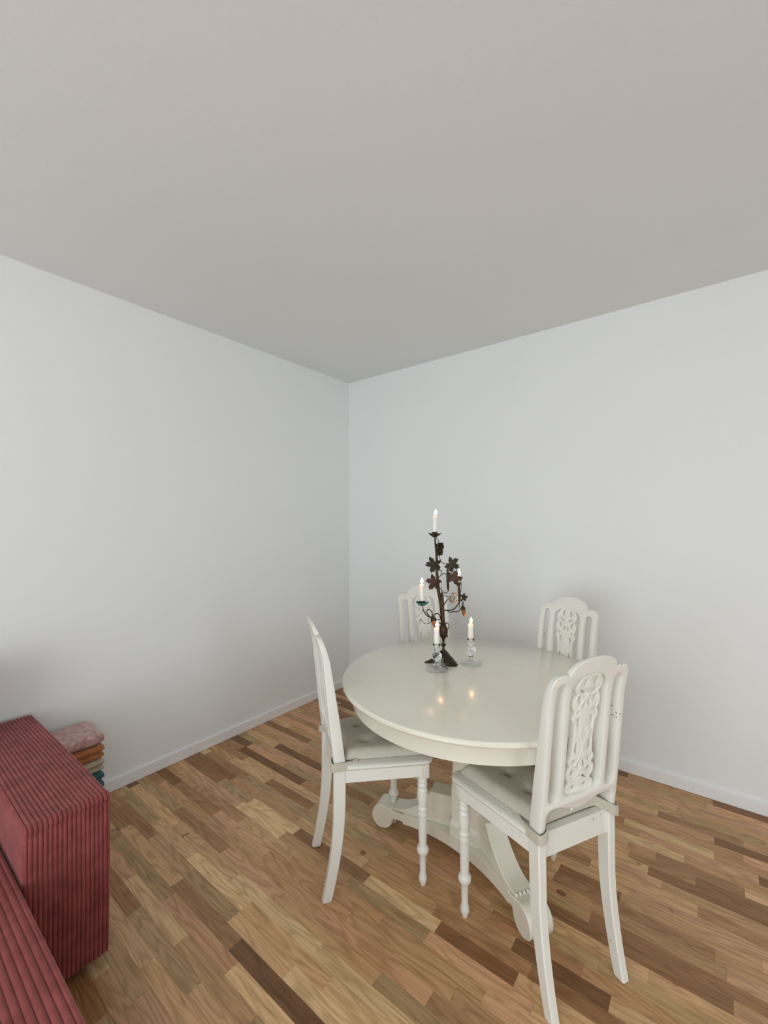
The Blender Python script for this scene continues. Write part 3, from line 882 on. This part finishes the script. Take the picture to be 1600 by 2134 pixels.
def glass_holder(label, x, y, ch):
    g = thing('glass_candlestick', label, 'candle holder', (x, y, TH), 0, 'clear glass candlesticks beside the candelabra')
    # hollow blown foot, solid ball, open socket
    pr = [(0.0005, 0.0255), (0.008, 0.0235), (0.0125, 0.019), (0.021, 0.0125), (0.033, 0.0065), (0.0435, 0.0028), (0.0445, 0.0003),
          (0.0465, 0.0003), (0.0470, 0.002), (0.0455, 0.0045), (0.034, 0.009), (0.022, 0.0155), (0.0135, 0.0225), (0.0085, 0.030), (0.0075, 0.036),
          (0.013, 0.040), (0.0195, 0.048), (0.0215, 0.057), (0.0195, 0.066), (0.013, 0.073), (0.0075, 0.077), (0.0085, 0.081), (0.0135, 0.086), (0.0155, 0.092), (0.0160, 0.108), (0.0165, 0.1105),
          (0.0150, 0.1115), (0.0135, 0.1105), (0.0130, 0.093), (0.0010, 0.092)]
    v = MB().lathe(pr, 40, cap=True)
    v.obj('glass_body', M_GLASS, g, True, 60)
    candle(label.replace('candlestick', 'candle').replace('clear glass candle', 'short white lit candle'), x, y, TH+0.0935, ch, 0.0122)
    return g
glass_holder('clear glass candlestick nearer the table front, left of its twin', 1.4571, -1.0333, 0.083)
glass_holder('clear glass candlestick standing right of the candelabra', 1.5356, -0.8696, 0.080)

# ------------------------------------------------------------------ candelabra
cb = thing('vine_candelabra', 'antique dark brass candelabra with grape leaves, amber fruit and a white rose', 'candelabra', (1.4336, -0.9353, TH), R(YAW))
U = 1.9246/885.2
def P3(px, py, d=0.0): return ((px-924)*U, d, (1383-py)*U)
def wire(pts, r, mat=M_BRASS, name='wire_arm', n=8, taper=None, flat=1.0):
    Q = spline([P3(*p) for p in pts], 6)
    r *= 1.2
    rr = r if taper is None else [r+(taper*1.2-r)*i/(len(Q)-1) for i in range(len(Q))]
    return MB().tube(Q, rr, n, flat).obj(name, mat, cb)
# leaf feet
def foot_leaf(ang, L_, W_):
    v = []; f = []; nu, nw = 10, 6
    for s_ in (0, 1):
        for i in range(nu+1):
            t = i/nu; x = 0.010+L_*t
            hw = W_*(math.sin(PI*min(1, t*0.92+0.08))**0.8)*(1+0.10*math.sin(t*26))+0.002
            zz = 0.050*(1-t)**1.6+0.003
            for j in range(nw+1):
                u = j/nw*2-1
                v.append((x, u*hw, max(0.0008, zz-0.020*u*u*(1-t*0.3)*min(1, t*3+0.3)+0.0022*s_)))
    K = (nu+1)*(nw+1)
    for s_ in (0, 1):
        for i in range(nu):
            for j in range(nw):
                a = s_*K+i*(nw+1)+j; f.append((a, a+1, a+nw+2, a+nw+1))
    for i in range(nu):
        a = i*(nw+1); f.append((a, a+nw+1, K+a+nw+1, K+a)); a += nw; f.append((a, a+nw+1, K+a+nw+1, K+a))
    for j in range(nw):
        f.append((j, j+1, K+j+1, K+j)); a = nu*(nw+1)+j; f.append((a, a+1, K+a+1, K+a))
    o = mesh_obj('foot_leaf', v, f, M_LEAF, cb, True, 50); o.rotation_euler = (0, 0, ang); return o
foot_leaf(R(183), 0.076, 0.013); foot_leaf(R(-48), 0.066, 0.032); foot_leaf(R(65), 0.070, 0.022)
MB().lathe([(0.014, 0.030), (0.010, 0.045), (0.0055, 0.062), (0.0045, 0.070), (0.010, 0.074), (0.0125, 0.078), (0.010, 0.082), (0.0045, 0.086), (0.0045, 0.094), (0.0075, 0.099), (0.006, 0.104), (0.0080, 0.108)], 20).obj('stem', M_BRASS, cb)
MB().lathe([(0.0078, 0.106), (0.013, 0.113), (0.0185, 0.124), (0.0205, 0.138), (0.0195, 0.152), (0.0135, 0.163), (0.0105, 0.168), (0.0135, 0.173), (0.0135, 0.176), (0.006, 0.177)], 24).obj('urn', M_BRASS, cb)
for s_ in (1, -1):
    Q = spline([(s_*0.009, 0, 0.166), (s_*0.016, 0, 0.176), (s_*0.024, 0, 0.170), (s_*0.025, 0, 0.156), (s_*0.0175, 0, 0.142)], 6)
    MB().tube(Q, 0.0018, 8).obj('urn_handle', M_BRASS, cb)
MB().tube(spline([P3(926, 1327), P3(932, 1331), P3(932, 1327)], 5), 0.0022, 8).obj('hook', M_BRASS, cb)
# stems
MB().tube(spline([P3(923, 1303), P3(919.5, 1262), P3(914.5, 1235), P3(911.5, 1200), P3(911, 1165), P3(909, 1142), P3(907.3, 1124)], 6), [0.0080-0.0050*(i/36)**2 for i in range(37)], 10).obj('main_stem', M_BRASS, cb)
MB().tube([P3(924, 1303, -.004), P3(922, 1262, -.006), P3(921.5, 1240, -.006), P3(921, 1238, -.006)], [0.0075, 0.0080, 0.0055, 0.002], 10).obj('second_stem', M_BRASS, cb)
wire([(920.8, 1239, -.006), (920.4, 1216, -.006)], 0.0006, name='spike')
MB().tube([P3(935, 1236), P3(934.3, 1228), P3(933.5, 1205), P3(934, 1184), P3(935, 1178)], [0.0025, 0.0058, 0.0060, 0.004, 0.002], 10).obj('side_stem', M_BRASS, cb)
wire([(914.5, 1229), (919, 1231.5), (924, 1238), (929.6, 1240.5), (933.5, 1238), (935, 1233)], 0.0014)
wire([(907.7, 1128), (910, 1126.3), (913, 1128), (915.5, 1134), (917, 1139)], 0.0014)
wire([(911, 1162.5), (914, 1161), (917, 1164), (918.5, 1171), (922, 1177), (928, 1179.5), (933, 1179)], 0.0014)
wire([(912, 1193), (917, 1191.8), (920.8, 1195), (921.6, 1200), (918, 1205), (914, 1209)], 0.0014)
wire([(917, 1206), (922, 1201.5), (927, 1200.3), (932, 1201.2)], 0.0014)
wire([(922, 1245.3, -.006), (927, 1246), (934, 1248.6)], 0.0012)
wire([(922, 1272), (926, 1264), (932, 1255), (938, 1252)], 0.0026, taper=0.0012)
# left arm with scroll
wire([(881.5, 1268), (882.5, 1275), (887, 1283), (893, 1289), (899, 1290.5), (901.5, 1286), (900.5, 1280), (896.5, 1275), (891.5, 1275), (890, 1280), (893, 1286), (898, 1289.5), (903, 1288), (907, 1284), (911.5, 1282.5), (915.5, 1285), (918.5, 1292), (920, 1298)], 0.0019)
wire([(876.6, 1293), (881, 1299), (887, 1303.5), (893, 1303.5), (898, 1300), (902, 1294), (904, 1288)], 0.0022, flat=0.5)
wire([(905, 1297), (911, 1295.5), (918, 1294.5)], 0.0013)
# right arms
wire([(922, 1281), (926, 1277), (932, 1275.8), (941, 1275.5), (948, 1272), (953.5, 1266), (957, 1258), (958, 1250)], 0.0022)
wire([(932, 1276.5), (938, 1279.8), (946, 1278.8), (954, 1279), (958.5, 1275), (963, 1268), (965.5, 1263), (964, 1257.5), (960, 1255.5)], 0.0018)
wire([(957.5, 1256), (957.5, 1264), (958.5, 1270)], 0.0022, flat=0.5)
MB().tube([P3(957, 1262), P3(957.8, 1250), P3(957.2, 1236), P3(956.5, 1226), P3(956, 1223)], [0.003, 0.0062, 0.0060, 0.005, 0.006], 10).obj('right_stem', M_BRASS, cb)
wire([(960, 1240), (962, 1226), (960.5, 1214), (958, 1205)], 0.0011)
def leaf(px, py, size, rot, tilt, mat, d=0.0):
    lobes = [(0, 1.0), (8, .82), (17, .86), (26, .64), (35, .50), (44, .70), (53, .78), (62, 1.0), (70, .82), (81, .84), (91, .62), (99, .48), (108, .64), (120, .78), (132, .84), (140, .64), (156, .52), (180, .22)]
    out = lobes+[(360-a, r) for a, r in lobes[1:-1]][::-1]
    v = []; f = []; n = len(out)
    for s_ in (0, 1):
        dz = 0.0012*s_
        v.append((0, dz-0.004, 0))
        for rr in (0.5, 1.0):
            for (a, r) in out:
                x = math.sin(R(a))*r*rr*size; z = math.cos(R(a))*r*rr*size
                rad = r*rr
                v.append((x, dz-0.004+0.006*rad*rad+0.0015*math.sin(a*0.2)*rr, z))
    K = 1+2*n
    for s_ in (0, 1):
        o = s_*K
        for i in range(n):
            j = (i+1) % n
            f.append((o, o+1+i, o+1+j)); f.append((o+1+i, o+1+n+i, o+1+n+j, o+1+j))
    for i in range(n):
        j = (i+1) % n; f.append((1+n+i, 1+n+j, K+1+n+j, K+1+n+i))
    o = mesh_obj('grape_leaf', v, f, mat, cb, True, 50)
    o.location = P3(px, py, d); o.rotation_euler = (R(tilt[0]), R(rot), R(tilt[1])); return o
leaf(904.5, 1179, 0.044, -160, (10, 15), M_LEAF, -0.012)
leaf(941, 1180, 0.041, 115, (-8, -18), M_LEAF, -0.006)
leaf(905, 1216, 0.043, 215, (6, 12), M_LEAF2, -0.012)
leaf(945.5, 1210, 0.043, 20, (5, -14), M_LEAF2, -0.008)
leaf(965.5, 1249, 0.021, 80, (30, 20), M_LEAF, -0.004)
# grape cluster
gb = MB(); rg = random.Random(4)
for i in range(60):
    t = rg.random(); a = rg.uniform(0, 2*PI)
    hw = 0.0205*(1-t*0.55) if t > 0.10 else 0.017
    c = Vector(P3(917.5, 1137.5, 0))+Vector((math.cos(a)*hw*rg.uniform(.5, 1), math.sin(a)*hw*0.8, -t*0.050))
    r = 0.0056
    gb.lathe([(0.0003, -r), (r*.6, -r*.8), (r*.95, -r*.3), (r*.95, r*.3), (r*.6, r*.8), (0.0003, r)], 8, tuple(c))
gb.obj('grape_cluster', M_LEAF, cb)['kind'] = 'stuff'
def fruit(px, py, h, w, rot):
    b = MB().lathe([(0.0005, -h*.5), (w*.5, -h*.36), (w*.88, -h*.1), (w, h*.12), (w*.8, h*.36), (w*.4, h*.5)], 14)
    o = b.obj('acorn_fruit', M_FRUIT, cb); o.location = P3(px, py, -0.004); o.rotation_euler = (0, R(rot), 0)
    b = MB().lathe([(w*.98, h*.2), (w*.98, h*.34), (w*.7, h*.52), (w*.25, h*.62), (w*.12, h*.85)], 14)
    q = b.obj('fruit_cap', M_LEAF, o)
    return o
fruit(966, 1279, 0.046, 0.0098, -8); fruit(905.0, 1301, 0.048, 0.0132, -14)
# rose: overlapping cupped petals
for i in range(13):
    a = i*2.4; r0 = 0.0035+0.0013*i
    n = 7; v = []; f = []
    for s_ in (0, 1):
        for j in range(n+1):
            t = (j/n-0.5)*1.9
            for k in range(4):
                h = k/3
                rr = r0*(0.55+0.6*h)+0.001*s_
                v.append((rr*math.cos(a+t), rr*math.sin(a+t), (0.018-0.0007*i)*h*math.cos(t*0.75)**0.6))
    K = (n+1)*4
    for s_ in (0, 1):
        for j in range(n):
            for k in range(3): q = s_*K+j*4+k; f.append((q, q+4, q+5, q+1))
    for j in range(n): q = j*4+3; f.append((q, q+4, K+q+4, K+q)); q = j*4; f.append((q, q+4, K+q+4, K+q))
    o = mesh_obj('rose_petal', v, f, M_ROSE, cb, True, 70)
    o.location = P3(945, 1250, -0.004); o.scale = (1.12, 1.12, 1.0); o.rotation_euler = (R(78), 0, R(6))
# cups
def cup(px, py, mat, sr=0.0125):
    b = MB(); n = 8; v = []; f = []; m_ = 32
    rings = [(0.004, -0.009), (0.012, -0.006), (0.020, 0.0), (0.028, 0.0075)]
    for s_ in (0, 1):
        for (r, z) in rings:
            for k in range(m_):
                a = 2*PI*k/m_; w = 1+ (0.16*math.cos(5*a))*(r/0.028)**2
                v.append((r*w*math.cos(a), r*w*math.sin(a), z+0.0016*s_+0.0015*math.cos(5*a)*(r/0.028)))
    K = m_*len(rings)
    for s_ in (0, 1):
        for i in range(len(rings)-1):
            for k in range(m_):
                q = s_*K+i*m_; f.append((q+k, q+(k+1) % m_, q+m_+(k+1) % m_, q+m_+k))
    q = (len(rings)-1)*m_
    for k in range(m_): f.append((q+k, q+(k+1) % m_, K+q+(k+1) % m_, K+q+k)); f.append((k, (k+1) % m_, K+(k+1) % m_, K+k))
    o = mesh_obj('drip_pan', v, f, mat, cb, True, 60); o.location = P3(px, py)
    s = MB().lathe([(0.004, -0.007), (0.007, -0.004), (0.0110, 0.003), (0.0110, 0.012), (0.0135, 0.0135), (0.0135, 0.0150), (0.0108, 0.0150), (0.0108, 0.0045), (0.0005, 0.0042)], 20).obj('candle_socket', M_BRASS, cb)
    s.location = P3(px, py)
cup(907.3, 1120.5, M_BRASS); cup(880, 1263, M_TEAL); 
s = MB().lathe([(0.004, -0.004), (0.0100, 0.0), (0.0100, 0.012), (0.0090, 0.013), (0.0092, 0.0045), (0.0005, 0.0042)], 20).obj('candle_socket', M_BRASS, cb)
s.location = P3(956, 1224)
def cw(px, py):
    q = Vector(P3(px, py)); a = R(YAW)
    return (1.4336+q.x*math.cos(a), -0.9353+q.x*math.sin(a), TH+q.z)
x, y, z = cw(907.3, 1120.5); candle('white lit candle at the very top of the candelabra', x, y, z+0.0050, 0.083, 0.0106, lean=(0, R(1.5)))
x, y, z = cw(880, 1263); candle('white lit candle in the teal cup on the left candelabra arm', x, y, z+0.0050, 0.084, 0.0106, lean=(0, R(-1.0)))
x, y, z = cw(956, 1224); candle('thin white lit candle on the right candelabra arm behind the leaf', x, y, z+0.0050, 0.037, 0.0078, lean=(0, R(1)))
